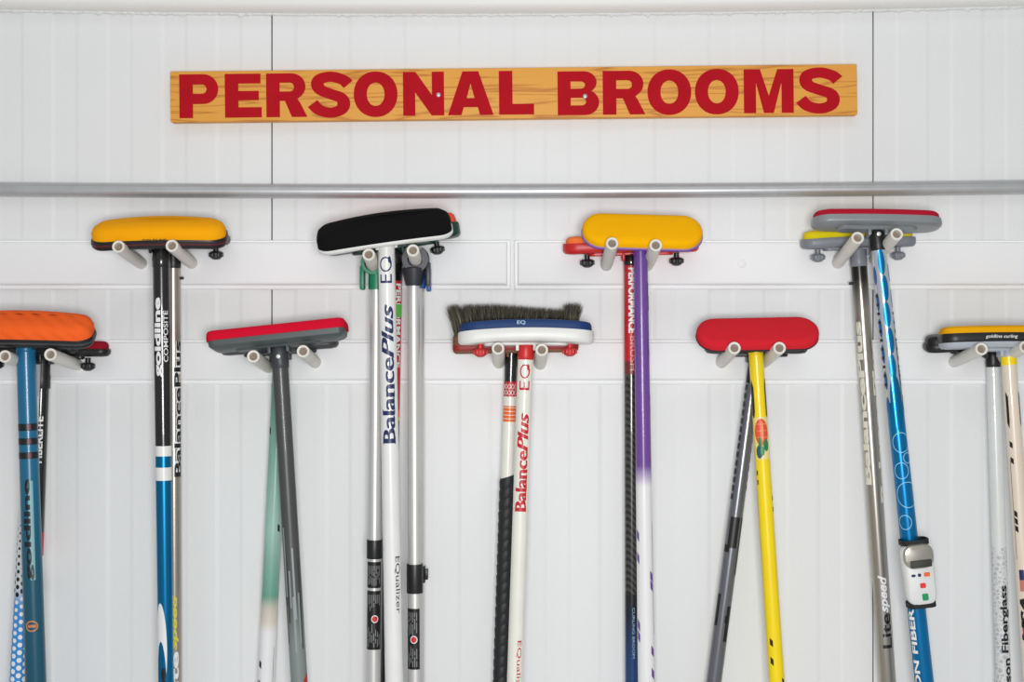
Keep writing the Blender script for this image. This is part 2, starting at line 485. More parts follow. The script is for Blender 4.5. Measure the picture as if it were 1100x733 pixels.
letters = [(g_P,192.7,234.5),(g_E,241.6,281),(g_R,286,330),(g_S,334.5,375.7),(g_O,380,427),(g_N,433,477),(g_A,481,530),(g_L,536,573.5),
           (g_B,599,643.5),(g_R,647.5,693),(g_O,695.5,742.5),(g_O,746.5,793.5),(g_M,799,852.5),(g_S,859,901.5)]
lm = mat('red_sign_paint', (182, 10, 28), .8, 0, .3, 200, .15, 25)
lm.node_tree.nodes['Principled BSDF'].inputs['Specular IOR Level'].default_value = .2
for word, lab in ((letters[:8], 'red painted word PERSONAL'), (letters[8:], 'red painted word BROOMS')):
    bm = bmesh.new()
    for g, a, b in word:
        drop = 0.0 if a < 580 else -1.2
        for grp in g(b - a):
            t = curve2d(grp)
            ex = bmesh.ops.extrude_face_region(t, geom=t.faces[:])
            for v in [e for e in ex['geom'] if isinstance(e, bmesh.types.BMVert)]: v.co.z += .35
            for v in t.verts: v.co = Vector(((a - 552 + v.co.x) * k_, -v.co.z * .0018, (v.co.y - 23.2 + drop) * k_))
            add(bm, t)
    lo = new_obj('lettering', bm, lm, sroot, sm, smooth=False); lo['label'] = lab
for px, py in ((471, 102), (628.5, 103.5)):
    bm = bmesh.new(); p = P(px, py, -.02) - sgn_c
    lathe(bm, [(.0034, -.0002), (.0034, .0007), (.0022, .0014), (.0006, .0016)], 0, 16, Matrix.Translation(sm.inverted() @ (p + Vector((0, -.02, .04)))) @ Matrix.Rotation(PI/2, 4, 'X'))
    new_obj('screw', bm, steel, sroot, sm)
# ------------------------------------------------------------------ peg boards and pegs
boardm = mat('white_board_paint', (246, 246, 246), .6, var=.01)
def pegboard(x0, x1, ya, yb, label, pegs, screws=()):
    a = P(x0, ya, -.014); b = P(x1, yb, -.014); c = (a + b) / 2
    L = b.x - a.x; H = a.z - b.z
    root = empty('peg_board', Vector((c.x, 0, b.z)), label, 'peg board', 'white peg boards on the wall')
    bm = bmesh.new(); rings = []
    for inx, zt_, zb_, y in ((0, 0, 0, 0), (0, 0, 0, -.0045), (.0012, .0012, .0012, -.006), (.0045, .0035, .0060, -.0062), (.0055, .0042, .0072, -.0075), (.0065, .005, .0080, -.0125), (.010, .0085, .0105, -.014)):
        x = L / 2 - inx
        rings.append([(-x, y, b.z * 0 + zb_), (x, y, zb_), (x, y, H - zt_), (-x, y, H - zt_)])
    stack(bm, rings)
    new_obj('board', bm, boardm, root, smooth=25)
    for tx, ty, ang in pegs:
        Lp = .131; yt = -.142
        tip = P(tx, ty, yt); dr = Vector((0, math.cos(R(ang)), -math.sin(R(ang))))
        bm = bmesh.new(); ro = M_(13.6, yt) / 2; ri = ro * .64
        q = dr.to_track_quat('Z', 'X').to_matrix().to_4x4()
        lathe(bm, [(ri, .0004), (ri + .0006, 0), (ro - .0006, 0), (ro, .0008), (ro, Lp), (ri, Lp)], 0, 28,
              Matrix.Translation(tip - root.location) @ q, closed=True)
        lathe(bm, [(ri, .010), (ri, .012)], 1, 28, Matrix.Translation(tip - root.location) @ q)
        o = new_obj('peg', bm, [pvc, mat('grey_brown_dowel', (150, 132, 116), .7)], root); o['label'] = 'hollow off-white plastic pipe peg'
    for sx, sy in screws:
        bm = bmesh.new()
        lathe(bm, [(M_(5), 0), (M_(5), .0008), (M_(4), .0018), (M_(2), .0022)], 0, 20, Matrix.Translation(P(sx, sy, -.014) - root.location) @ Matrix.Rotation(PI/2, 4, 'X'))
        new_obj('screw_cap', bm, boardm, root)
    return root
pegboard(-60, 548.5, 257.5, 311, 'white moulded peg board on the upper left, carrying the black-covered broom', [(127,265,7.6),(184.5,264,8),(396,273.5,10),(443.5,269,10)])
pegboard(552.5, 1160, 257.5, 311, 'white moulded peg board on the upper right, carrying the purple-handled broom', [(657.6,261.5,11),(704.5,263.5,10),(921.5,255.5,13),(963.5,251.5,13)], [(797,283)])
pegboard(-60, 1160, 365, 413.5, 'long white moulded peg board of the lower row, carrying the hair brush', [(5,383,7.5),(54,381,7.5),(272,383,8),(325.5,377.5,8),(535,374.5,10),(582,376,10),(789,374,10),(837.5,374,10),(1054.5,375,9),(1102,373,9)])

# ------------------------------------------------------------------ brooms
YF, YB = -.088, -.038
# --- A1 orange pad, teal shaft
sh = Shaft((27.5, 370), 38.5, -.100, -.100, 19.6, 22)
broom('curling broom with orange pad and teal shaft at the far left of the lower row', sh)
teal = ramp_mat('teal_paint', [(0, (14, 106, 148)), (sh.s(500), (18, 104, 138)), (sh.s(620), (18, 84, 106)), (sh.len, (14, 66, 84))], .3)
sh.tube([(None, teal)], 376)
for a, b in ((455, 462.5), (470.5, 477.5), (485.5, 492.5)):
    sh.rect(blackt, a, b, -1.5, 1.5); sh.rect(mat('plum_print', (92, 36, 60), .4), a + .8, b - .8, .2, .62, .0004)
sh.rect(mat('pale_teal_print', (122, 168, 178), .4), 516, 622, .12, .62, .0003)
sh.text('goldline', blackt, 514, 622, 9.5, .05, True, .035)
sh.ell(mat('copper_print', (196, 128, 74), .4), 671, 6, .1, .62, .0004, hole=1.6)
sh.rect(mat('copper_print', (196, 128, 74), .4), 669.5, 672.5, -.3, .5)
finish_handle(sh); ferrule(sh, mat('teal_plastic', (14, 100, 142), .35), 377)
orp = fabric('orange_fabric', (255, 104, 40))
nt = orp.node_tree
w = nt.nodes.new('ShaderNodeTexWave'); w.bands_direction = 'DIAGONAL'; w.inputs['Scale'].default_value = 26
tc = nt.nodes.new('ShaderNodeTexCoord'); nt.links.new(tc.outputs['Object'], w.inputs['Vector'])
bp = nt.nodes.new('ShaderNodeBump'); bp.inputs['Strength'].default_value = .8; bp.inputs['Distance'].default_value = .0012
nt.links.new(w.outputs['Fac'], bp.inputs['Height']); nt.links.new(bp.outputs['Normal'], nt.nodes['Principled BSDF'].inputs['Normal'])
head(sh, 152, .060, 33, -1, 0, black, orp, .017, .021, .022, .001, bow=.005, taper=.18, trim=greyd, rr=.011, zoff=.010)
# --- A2 white shaft with blue dots
sh = Shaft((37, 386), 20, -.064, -.064, 13.5, 19)
broom('curling broom with white shaft and blue halftone dots, behind the teal shaft', sh)
dotblue = mat('halftone_blue', (30, 132, 214), .3)
base_ = ramp_mat('white_to_blue_paint', [(sh.s(386), (176, 178, 180)), (sh.s(424), (180, 182, 184)), (sh.s(426), (226, 228, 228)), (sh.s(632), (206, 212, 216)), (sh.s(650), (60, 146, 216)), (sh.len, (24, 110, 200))])
sh.tube([(None, base_)], 388)
for k in range(24):
    y = 560 + k * 8.2
    m = blackt if y < 640 else whitet; rr = (1.0 + (y - 560) * .022) if y < 640 else min(2.1 + (y - 640) * .008, 2.7)
    for j in range(4):
        sh.ell(m, y + (4.1 if j % 2 else 0), rr, -1.1 + .68 * j, rr / 9.5)
for k in range(9): sh.rect(blackt, 402 + k * 11, 405 + k * 11 + (k % 3), .1, .75)
finish_handle(sh); ferrule(sh, black, 390)
head(sh, 96, .034, 0, 0, 0, black, black, .010, .010, .015, .002)
# --- A3 FIBERLITE
sh = Shaft((45.5, 388), 33.5, -.031, -.031, 16, 16)
broom('black-shafted curling broom with dark red pad, at the far left behind the orange pad', sh)
sh.tube([(572, blackg), (597, redp), (620, white), (640, navy), (None, white)], 414)
sh.text('FIBERLITE', whitet, 447, 497, 7, .25, True, .03)
finish_handle(sh); ferrule(sh, black, 416, 1.05, 1.15)
head(sh, 146, .032, 0, -1, 0, black, fabric('dark_red_fabric', (150, 22, 40)), .012, .012, .015, .003, knobs=(49, -49))

# --- B1 amber pad, goldline composite
sh = Shaft((173, 266), 178.5, YF, YF, 18.4, 16)
broom('curling broom with amber pad and black shaft turning metallic blue, upper left', sh)
sh.tube([(479, blackg), (490, white), (502, bluep), (516, white), (None, bluep)], 284)
sh.text('goldline', whitet, 320, 405, 9.8, -.22, True, .04)
sh.text('COMPOSITE', whitet, 334, 389, 5.2, .68, True, .01)
sh.ell(white, 697, 50, -.45, .85, .0003); sh.ell(bluep, 742, 54, -.42, .75, .0005)
sh.text('goldline', blackt, 716, 800, 9, -.1, True, .06, lift=.0007)
finish_handle(sh); ferrule(sh, blackg, 286, 1.0, 1.06)
head(sh, 145, .062, 27, 1, 0, black, fabric('amber_fabric', (255, 172, 8), .2), .016, .020, .024, .002, bow=.006, taper=.25, rr=.012, trim=mat('maroon_trim', (92, 28, 34), .4),
     mark=('GOLDLINE', blackt, 26, 3.4, .0165, 0))
# --- B2 taupe silver behind
sh = Shaft((186, 270), 187.5, YB, YB, 15.5, 15.5)
broom('black-headed curling broom with taupe silver shaft and yellow lettering, behind the amber-padded broom', sh)
sh.tube([(None, silver)], 286)
sh.text('BalancePlus', whitet, 366, 512, 9.5, .82, True, .075); sh.text('BalancePlus', blackt, 366, 512, 8.2, .84, True, .03, lift=.0006)
sh.text('speed', yellowt, 637, 697, 8, .30, True, .03, .25); sh.text('lite', whitet, 699, 745, 8, .30, True, .03)
finish_handle(sh); ferrule(sh, black, 287)
bm = bmesh.new(); lathe(bm, [(.0022, 0), (.0022, .004), (.0015, .005)], 0, 12, Matrix.Translation((sh.r0, 0, -sh.s(299))) @ Matrix.Rotation(PI/2, 4, 'Y'))
new_obj('lock_pin', bm, black, sh.handle)
head(sh, 122, .048, 0, 1, 0, black, black, .014, .012, .020, .003, knobs=(46,), trim=mat('maroon_trim', (92, 28, 34), .4))

# --- C1 black cover, BalancePlus
sh = Shaft((415, 262), 423.6, -.102, -.102, 18, 20)
broom('white-shafted curling broom with navy lettering under a black fabric head cover', sh)
sh.tube([(None, white)], 264)
def balance(sh, m, ya, yb, h, phi):
    """Balance upright, Plus slanted, with slab serifs on the stems"""
    mid = ya + (yb - ya) * .38
    for q, o in enumerate((-.8, 0, .8)):                                # thick stems, thin cross strokes
        sh.text('Balance', m, mid + .8 + o, yb + o, h, phi, True, .006, lift=.0004 + q * .00006)
        sh.text('Plus', m, ya + o, mid + .2 + o, h, phi, True, .006, .3, lift=.0004 + q * .00006)
    q = h / 2 * sh.px(1) / sh.r(sh.s(yb)); L = yb - mid; th = .75 * sh.px(1) / sh.r(sh.s(yb))
    for t0, t1 in ((-.02, .07), (.335, .41), (.53, .61), (.625, .69)):     # feet of B l n n
        sh.rect(m, yb - L * t1, yb - L * t0, phi + q - th, phi + q + th * .3, .0006)
    for t0, t1 in ((-.02, .06), (.33, .385)):                              # heads of B l
        sh.rect(m, yb - L * t1, yb - L * t0, phi - q - th * .3, phi - q + th, .0006)
sh.text('E', navy, 295, 304.5, 13, -.04, True, .0); sh.ell(navy, 284.5, 8, -.04, .74, .0004, hole=1.5); sh.ell(navy, 279.5, 3.6, .42, .17, .0005); sh.ell(navy, 283, 3.0, .58, .1, .0005)
balance(sh, navy, 328, 475, 13.5, .02)
sh.text('EQualizer', greyd, 597, 658, 6.6, .68, False, .0)
finish_handle(sh); ferrule(sh, whitep, 265)
head(sh, 146, .060, 36, 7.0, 2, whitep, mat('black_fabric', (17, 17, 18), .95, 0, .3, 900, .04, 80), .010, .024, .020, .0012, bow=.006, taper=.22, pad_name='fabric_cover', rr=.011, zoff=.010)
# --- C2 green delivery stick, C3 black, C5 blue
def ring_hook(sh, m, cx, cy, y, ri, ro, side, name='hook', wide=1.0, depth=.024):
    """plastic crescent that hangs over the peg, with a socket for the tube and a side prong"""
    c = P(cx, cy, y); bm = bmesh.new()
    n = 26; a0, a1 = (120, 400) if side < 0 else (140, 420)
    sec = []
    for k in range(n + 1):
        a = R(a0 + (a1 - a0) * k / n)
        sec.append([(c.x + rr * math.cos(a), c.y + yy, c.z + rr * math.sin(a)) for rr, yy in ((ri, -depth/2), (ro - .001, -depth/2), (ro, -depth/2 + .001), (ro, depth/2), (ri, depth/2))])
    stack(bm, sec)
    # side prong
    pz = c.z - .022
    box(bm, Vector((c.x + side * ro * .92, c.y, pz)), (.007, depth * .8, .036), .002)
    # socket
    top = sh.T
    q = Matrix.Translation(Vector((top.x, top.y, 0)))
    zt_ = c.z - ri
    lathe(bm, [(sh.r0 * 1.1, top.z - .010), (sh.r0 * 1.25, top.z - .010), (sh.r0 * 1.3 * (wide ** .4), top.z), (sh.r0 * 1.25 * wide, zt_ - .002), (sh.r0 * .9 * wide, zt_ + .000)], 0, 24, q)
    for v in bm.verts: v.co -= sh.base
    return new_obj(name, bm, m, sh.root)
def collar(sh, m, ya, yb, name, f=1.18, tab=0):
    bm = bmesh.new(); a, b = sh.s(ya), sh.s(yb); rr = sh.r(a) * f
    lathe(bm, [(sh.r(a), -a), (rr * .98, -a), (rr, -a - .001), (rr, -b + .001), (rr * .98, -b), (sh.r(b), -b)], 0, 28)
    if tab: box(bm, Vector((tab * rr * 1.1, 0, -(a + b) / 2)), (rr * .5, rr * .9, (b - a) * .62), .001)
    return new_obj(name, bm, m, sh.handle)
def label_strip(sh, ya, yb, p0, p1, dot, seed):
    rnd = random.Random(seed)
    lab = blackt; lines = mat('label_lines', (150, 150, 150), .5)
    mats = [lab, lines, redk, whitet]; bm = bmesh.new()
    sh.rect(lab, ya, yb, p0, p1, .0004, bm, mats)
    c = p0 + .35
    while c < p1 - .25:
        y = ya + 4
        while y < yb - 8:
            l = rnd.uniform(4, 14)
            if abs(y + l / 2 - dot) > 10: sh.rect(lines, y, min(y + l, yb - 3), c, c + .09, .0007, bm, mats)
            y += l + 2
        c += .27
    o = new_obj('label_sticker', bm, mats, sh.handle, smooth=40)
    if ya < dot < yb:
        bm = bmesh.new()
        sh.ell(whitet, dot, 4.2, (p0 + p1) / 2 + .25, .5, .0007, None, bm, mats); sh.ell(redk, dot, 3.2, (p0 + p1) / 2 + .25, .38, .0009, None, bm, mats)
        new_obj('round_emblem', bm, mats, sh.handle, smooth=40)['label'] = 'red dot in a white ring'
    return o
DG = 'aluminium delivery sticks hanging on a peg'
sh = Shaft((404.3, 304), 401.3, -.066, -.066, 13.5, 14.8)
broom('aluminium delivery stick with green hook, left of the navy-lettered white broom', sh, DG, 'delivery_stick', 'delivery stick')
sh.tube([(600, alu, .94), (None, alu)], 301)
finish_handle(sh, 'tube')
collar(sh, black, 580, 600, 'clamp_collar'); sh2 = label_strip(sh, 603, 631, -1.4, 1.3, 900, 1)
label_strip(sh, 634, 697, -1.4, 1.3, 664, 2)
c2 = ring_hook(sh, greenp, 401, 283, -.066, .0125, .0175, -1)
sh = Shaft((444.5, 300), 446, -.074, -.074, 13.8, 15.4)
broom('aluminium delivery stick with black looped hook on the right-hand peg', sh, DG, 'delivery_stick', 'delivery stick')
sh.tube([(634, alu, .93), (None, alu)], 298)
finish_handle(sh, 'tube')
collar(sh, black, 606, 637, 'clamp_collar')
label_strip(sh, 653, 718, -1.45, .75, 686, 3)
ring_hook(sh, mat('charcoal_plastic', (48, 50, 56), .4), 446.5, 279, -.074, .0115, .0205, 1, wide=1.5)
sh = Shaft((449.2, 303), 449, -.045, -.045, 13, 13.6)
broom('aluminium delivery stick with blue hook, mostly hidden behind the black-hooked one', sh, DG, 'delivery_stick', 'delivery stick')
sh.tube([(None, alu)], 300)
finish_handle(sh, 'tube'); collar(sh, black, 608, 626, 'clamp_collar', 1.2, 1)
ring_hook(sh, bluec, 450, 285, -.045, .0125, .0165, 1, depth=.018)
# --- C4 dark green head with PERFORMANCE shaft
sh = Shaft((424, 272), 416, YB, YB, 17, 16)
broom('dark green headed curling broom with red and black shaft, behind the navy-lettered white broom', sh)
sh.tube([(302, blackg), (440, redp), (448, orangek), (452, yellowt), (None, blackg)], 280)
sh.text('PERFORMANCE', whitet, 305, 395, 7, .72, False, .03)
sh.rect(mat('lime_sticker', (96, 190, 70), .4), 327, 341, .2, 1.4, .0006)
finish_handle(sh); ferrule(sh, black, 282)
head(sh, 146, .052, 0, 8.5, 0, dgreen, fabric('coral_fabric', (244, 92, 62)), .022, .016, .014, .004, knobs=(46,), zoff=.010)

# --- D1 red pad, dark grey shaft
sh = Shaft((300, 376), 321.5, YF, YF, 17.6, 18)
broom('curling broom with red pad and dark grey shaft, hanging left of centre in lower row', sh)
dg = ramp_mat('charcoal_paint', [(0, (70, 70, 70)), (sh.s(560), (72, 73, 73)), (sh.s(640), (84, 87, 86)), (sh.s(690), (128, 138, 136)), (sh.len, (140, 150, 148))], .38)
sh.tube([(None, dg)], 392)
lg = mat('light_grey_print', (146, 154, 152), .4)
for p, a, b in ((-.75, 566, 640), (-.25, 612, 652), (.25, 588, 664), (.7, 636, 690), (-.9, 650, 690), (.05, 640, 700)): sh.rect(lg, a, b, p - .1, p + .1)
for p, a, b in ((-.55, 600, 668), (-.95, 640, 690), (.9, 600, 696)): sh.rect(greyd, a, b, p - .09, p + .09, .0004)
sh.poly(redp, [(1.4, 722), (1.4, 760), (.6, 760), (.7, 730)])
finish_handle(sh); ferrule(sh, mat('slate_plastic', (58, 62, 68), .42), 394, 1.05, 1.08)
bm = bmesh.new()
lathe(bm, [(.0032, 0), (.0032, .0012), (.002, .0018)], 0, 14, Matrix.Translation((0, -sh.r0 * 1.04, -sh.s(383))) @ Matrix.Rotation(PI/2, 4, 'X')); new_obj('pivot_screw', bm, alu, sh.handle)
head(sh, 148, .056, -9, 6.0, 0, mat('moss_grey_plastic', (78, 86, 86), .45), fabric('crimson_fabric', (214, 16, 48)), .012, .015, .012, -.001, base_prof=[(.014, -.002), (.006, .001), (.002, .004), (.001, .012)], rr=.003)
# --- D2 mint shaft
sh = Shaft((301.5, 384), 286, YB, YB, 16.5, 18.6)
broom('curling broom with mint green shaft fading to white, behind the dark grey shaft', sh)
mint = ramp_mat('mint_fade_paint', [(0, (92, 150, 128)), (sh.s(500), (134, 180, 164)), (sh.s(570), (164, 200, 188)), (sh.s(600), (138, 182, 166)), (sh.s(640), (110, 164, 142)), (sh.s(652), (206, 200, 184)), (sh.s(668), (226, 214, 200)), (sh.s(678), (238, 238, 238)), (sh.len, (238, 238, 238))], .25)
sh.tube([(None, mint)], 392)
for y, p in ((458, -.95), (562, .9), (708, -.72), (729, -.72)): sh.rect(blackt, y, y + 7, p - .18, p + .18, skew=.35)
sh.rect(greyd, 694, 740, .93, .98)
finish_handle(sh); ferrule(sh, greyd, 394)
head(sh, 126, .044, 0, 4, 0, greyd, fabric('mint_fabric', (120, 170, 150)), .011, .008, .018, .003)

# --- E1 blue and white head
sh = Shaft((565, 372), 553, YF, YF, 16.6, 17)
broom('white curling broom with blue and white head and red lettering, centre of lower row', sh)
ivory = mat('ivory_paint', (238, 236, 224), .28, coat=.3)
sh.tube([(None, ivory)], 384)
sh.text('E', redp, 409, 419, 11, -.04, True, .0); sh.ell(redp, 399, 7.6, -.04, .66, .0004, hole=1.4); sh.ell(redp, 394.5, 3.2, .38, .16, .0005); sh.ell(redp, 398, 2.6, .52, .1, .0005)
balance(sh, redp, 444, 548, 12, -.02)
sh.text('EQualizer', redp, 687, 748, 5.6, .4, False, .0)
finish_handle(sh); ferrule(sh, redk, 385, 1.04, 1.06)
head(sh, 146, .060, -3, 0.5, 0, whitep, mat('blue_foam', (6, 54, 110), .6, 0, .2, 500), .020, .013, .026, .003, bow=.005, taper=.15, knobs=(-49, 47), knob_m=redk,
     mark=('EQ', mat('pale_blue_print', (150, 180, 215), .4), 9, 4.5, .0272, -5), zoff=.006, rr=.003)
# --- E2 hair brush
sh = Shaft((549.5, 378), 538, YB, YB, 14, 14.4)
broom('hair-bristled curling brush with black grip tape on a white shaft, behind the red-lettered white broom', sh)
sh.tube([(410, blackg), (426, redp), (436, ivory), (453, orangek), (None, ivory)], 378)
for k in range(4): sh.text('XX', whitet, 412, 425, 3, -.9 + .5 * k, True, .0)
for k in range(4): sh.rect(ivory, 437.5 + k * 4, 438.2 + k * 4, -1.2, 1.2)
finish_handle(sh)
bm = bmesh.new(); prof = []
a, b = sh.s(512), sh.s(733) + .14
k = 0; s_ = a; pitch_ = .016
while s_ < b:
    rr = sh.r(s_)
    prof += [(rr * 1.10, -s_), (rr * 1.22, -s_ - pitch_ * .25), (rr * 1.16, -s_ - pitch_ * .9)]
    s_ += pitch_
lathe(bm, [(sh.r(a), -a)] + prof, 0, 28)
for v in bm.verts:          # wound at a slant
    v.co.z += v.co.x * .35
new_obj('grip_tape', bm, mat('black_rubber', (28, 29, 31), .55, 0, .3, 300), sh.handle)
y = sh.y0; L = M_(134, y); W_ = .046; zo = .004
pm = Matrix.Translation(sh.T - sh.base) @ Matrix.Rotation(R(-1.0), 4, 'Y') @ Matrix.Rotation(R(6), 4, 'X') @ Matrix.Translation((M_(4.5, y), 0, zo))
bm = bmesh.new(); slab(bm, L, W_, .012, [(.003, -.004), (0, -.001), (0, .020), (.002, .023)], 0)
for sx in (-1, 1): box(bm, Vector((sx * .012, 0, -.005)), (.004, .02, .012), .001)
ho = new_obj('head', bm, wood_mat('brown_brush_block', (128, 84, 54), (84, 50, 34)), sh.root, pm)
ho['label'] = 'brown brush block with a red edge band'
bm = bmesh.new(); slab(bm, L + .001, W_ + .001, .012, [(.0005, .001), (0, .002), (0, .008), (.0005, .009)], 0)
new_obj('edge_band', bm, mat('dark_red_band', (150, 36, 34), .5), ho)
bm = bmesh.new(); rnd = random.Random(4)
hair = [mat('dark_hair', (62, 60, 50), .7), mat('brown_hair', (100, 94, 76), .7), mat('grey_hair', (134, 128, 110), .7)]
def topz(x):
    u = x / (L / 2)
    return .067 - .010 * max(0, min(u, .6) + .3) + (.008 if u > .75 else 0)
for k in range(7500):
    x = (rnd.random() - .5) * L * .96; yv = (rnd.random() - .5) * W_ * .86
    u = x / (L / 2); h = topz(x) * rnd.uniform(.86, 1.03) - .02
    lean = Vector((.006 * u + rnd.gauss(0, .0035) + (-.006 if u < -.8 else 0) + .002, .012 * yv / W_ + rnd.gauss(0, .003), 0))
    b0 = Vector((x, yv, .022)); b1 = b0 + Vector((0, 0, h * .6)) + lean * .45; b2 = b0 + Vector((0, 0, h)) + lean
    wv = Vector((rnd.uniform(-1, 1), rnd.uniform(-1, 1), 0)).normalized() * .00065
    v = [bm.verts.new(b0 - wv), bm.verts.new(b0 + wv), bm.verts.new(b1 + wv * .8), bm.verts.new(b1 - wv * .8), bm.verts.new(b2)]
    q = rnd.choices((0, 1, 2), (6, 4, 2))[0]
    f = bm.faces.new((v[0], v[1], v[2], v[3])); f.material_index = q
    f = bm.faces.new((v[3], v[2], v[4])); f.material_index = q
bo = new_obj('bristles', bm, hair, ho, smooth=False); bo['kind'] = 'stuff'; bo['label'] = 'dark grey-brown animal hair bristles'

# --- F1 yellow pad purple
sh = Shaft((688, 264), 694.5, -.072, -.072, 15, 18.8)
broom('curling broom with yellow pad and purple shaft fading to white', sh)
pur = ramp_mat('purple_fade_paint', [(0, (112, 70, 156)), (sh.s(500), (114, 72, 150)), (sh.s(515), (200, 190, 212)), (sh.s(522), (236, 235, 234)), (sh.len, (240, 240, 240))], .28)
sh.tube([(None, pur)], 266)
purp = mat('purple_print', (112, 70, 152), .4)
sh.rect(blackt, 304, 334, 1.0, 1.4); sh.rect(whitet, 309, 318, 1.1, 1.35, .0005)
for y in (376, 424, 436): sh.rect(whitet, y, y + 7, 1.15, 1.5, .0005)
for y, p in ((568, -1.0), (592, -1.0), (664, -1.0), (676, -1.0), (612, .75), (622, .75), (692, .75), (716, .75), (735, .5)): sh.rect(purp, y, y + 9, p - .2, p + .2, .0004, skew=.5)
sh.rect(greyd, 560, 680, 1.05, 1.1)
finish_handle(sh); ferrule(sh, mat('purple_plastic', (112, 70, 156), .38), 268)
head(sh, 129, .062, 52, -1.6, 0, mat('lilac_plastic', (150, 122, 182), .4), fabric('yellow_fabric', (255, 184, 0), .15), .009, .013, .031, .001, rr=.006, zoff=.019, mount=(.62, .014), trim=mat('purple_plastic', (112, 70, 156), .38))
# --- F2 red head
sh = Shaft((677.7, 274), 679, YB, YB, 15, 15)
broom('red-headed curling broom with white lettering on a red and carbon shaft, behind yellow pad', sh)
carb = carbon_mat()
nvy = ramp_mat('carbon_to_blue_paint', [(sh.s(638), (28, 28, 30)), (sh.s(660), (22, 30, 52)), (sh.s(710), (26, 62, 110)), (sh.len, (26, 80, 150))], .28)
sh.tube([(388, redp), (402, mat('faded_red_carbon', (120, 44, 44), .35)), (638, carb), (None, nvy)], 284)
sh.text('PERFORMANCE', whitet, 288, 358, 8.5, .1, False, .045)
sh.text('BRUSH', mat('pink_print', (226, 150, 150), .4), 361, 398, 6.5, .2, False, .01)
sh.text('CURLING BROOM', mat('pale_blue_print', (150, 180, 215), .4), 652, 706, 2.4, .15, False, .0)
finish_handle(sh); ferrule(sh, blackg, 284, 1.02, 1.05)
head(sh, 146, .046, 5, 1.2, 0, mat('red_head_plastic', (204, 34, 36), .4), fabric('tangerine_fabric', (255, 130, 66)), .017, .010, .022, .005, knobs=(-47, 49), bow=.002, taper=.1, zoff=.004)

# --- G1 red pad, yellow shaft
sh = Shaft((811.5, 374), 834.5, -.074, -.074, 15.4, 16.8)
broom('curling broom with red pad and bright yellow shaft', sh)
yel = mat('yellow_paint', (255, 220, 4), .34, coat=.1)
sh.tube([(None, yel)], 378)
for p in (-1.12, 1.12):
    sh.poly(blackt, [(p - .32, 414), (p - .05, 407), (p + .32, 407) if p > 0 else (p + .12, 412), (p + .3, 416), (p + .3, 442), (p + .1, 450), (p - .3, 446)], .0003)
for y, p in ((684, -.55), (704, -.62), (727, .75)): sh.rect(mat('dark_brown_print', (40, 34, 16), .4), y, y + 7, p - .2, p + .2, .0004, skew=.4)
for y, p in ((505, -1.1), (515, -1.1), (533, 1.1), (545, 1.1)): sh.rect(blackt, y, y + 5, p - .1, p + .12, .0004)
finish_handle(sh); ferrule(sh, mat('yellow_plastic', (238, 204, 16), .4), 380)
mats = [mat('sticker_cream', (240, 224, 150), .4), mat('sticker_red', (232, 82, 48), .4), mat('sticker_green', (30, 134, 78), .4), mat('sticker_teal', (44, 96, 92), .4), mat('sticker_blush', (246, 156, 110), .4)]
bm = bmesh.new()
sh.rect(mats[0], 448, 493, -1.0, .95, .0004, bm, mats)
sh.ell(mats[1], 464, 14.5, -.08, .92, .0007, None, bm, mats)
sh.ell(mats[4], 463, 11, .05, .12, .0009, None, bm, mats)
for y in (455, 462, 469): sh.rect(mats[4], y, y + .7, -.75, .6, .00095, bm, mats)
sh.ell(mats[2], 478, 6.5, .42, .36, .0009, None, bm, mats); sh.ell(mats[2], 476, 7, -.35, .22, .0010, None, bm, mats); sh.ell(mats[3], 485, 7, -.5, .4, .0011, None, bm, mats); sh.ell(mats[2], 484, 5, -.1, .25, .0012, None, bm, mats)
o = new_obj('sticker', bm, mats, sh.handle, smooth=40); o['label'] = 'red and green fruit-like sticker'
head(sh, 131, .060, 44, 1.2, 0, black, fabric('red_fabric', (216, 38, 50), .2), .008, .014, .030, .0005, rr=.005, zoff=.017, mount=(.72, .015))
# --- G2 silver shaft
sh = Shaft((812, 386), 766.8, YB, YB, 15, 16.5)
broom('curling broom with grey metallic shaft and black patches, behind the yellow shaft', sh)
gun = mat('gunmetal_paint', (120, 122, 128), .28, .6, coat=.3)
sh.tube([(412, black), (None, gun)], 390)
for k in range(16): sh.rect(blackt, 396 + k * 9, 402 + k * 9, -1.5, -.9)
for k in range(9): sh.rect(blackt, 440 + k * 10, 446 + k * 10, 1.05, 1.5)
sh.rect(blackt, 555, 588, -.75, .5, .0004); sh.rect(blackt, 585, 593, -1.2, -.45, .00045)
sh.rect(blackt, 555, 617, .85, 1.5); sh.rect(blackt, 638, 672, -1.3, -.75); sh.rect(blackt, 650, 688, .35, .95); sh.rect(blackt, 660, 668, .2, .9, .0004)
finish_handle(sh); ferrule(sh, black, 392)
head(sh, 110, .042, 0, 0, 0, black, fabric('grey_fabric', (90, 92, 94)), .010, .007, .018, .002)

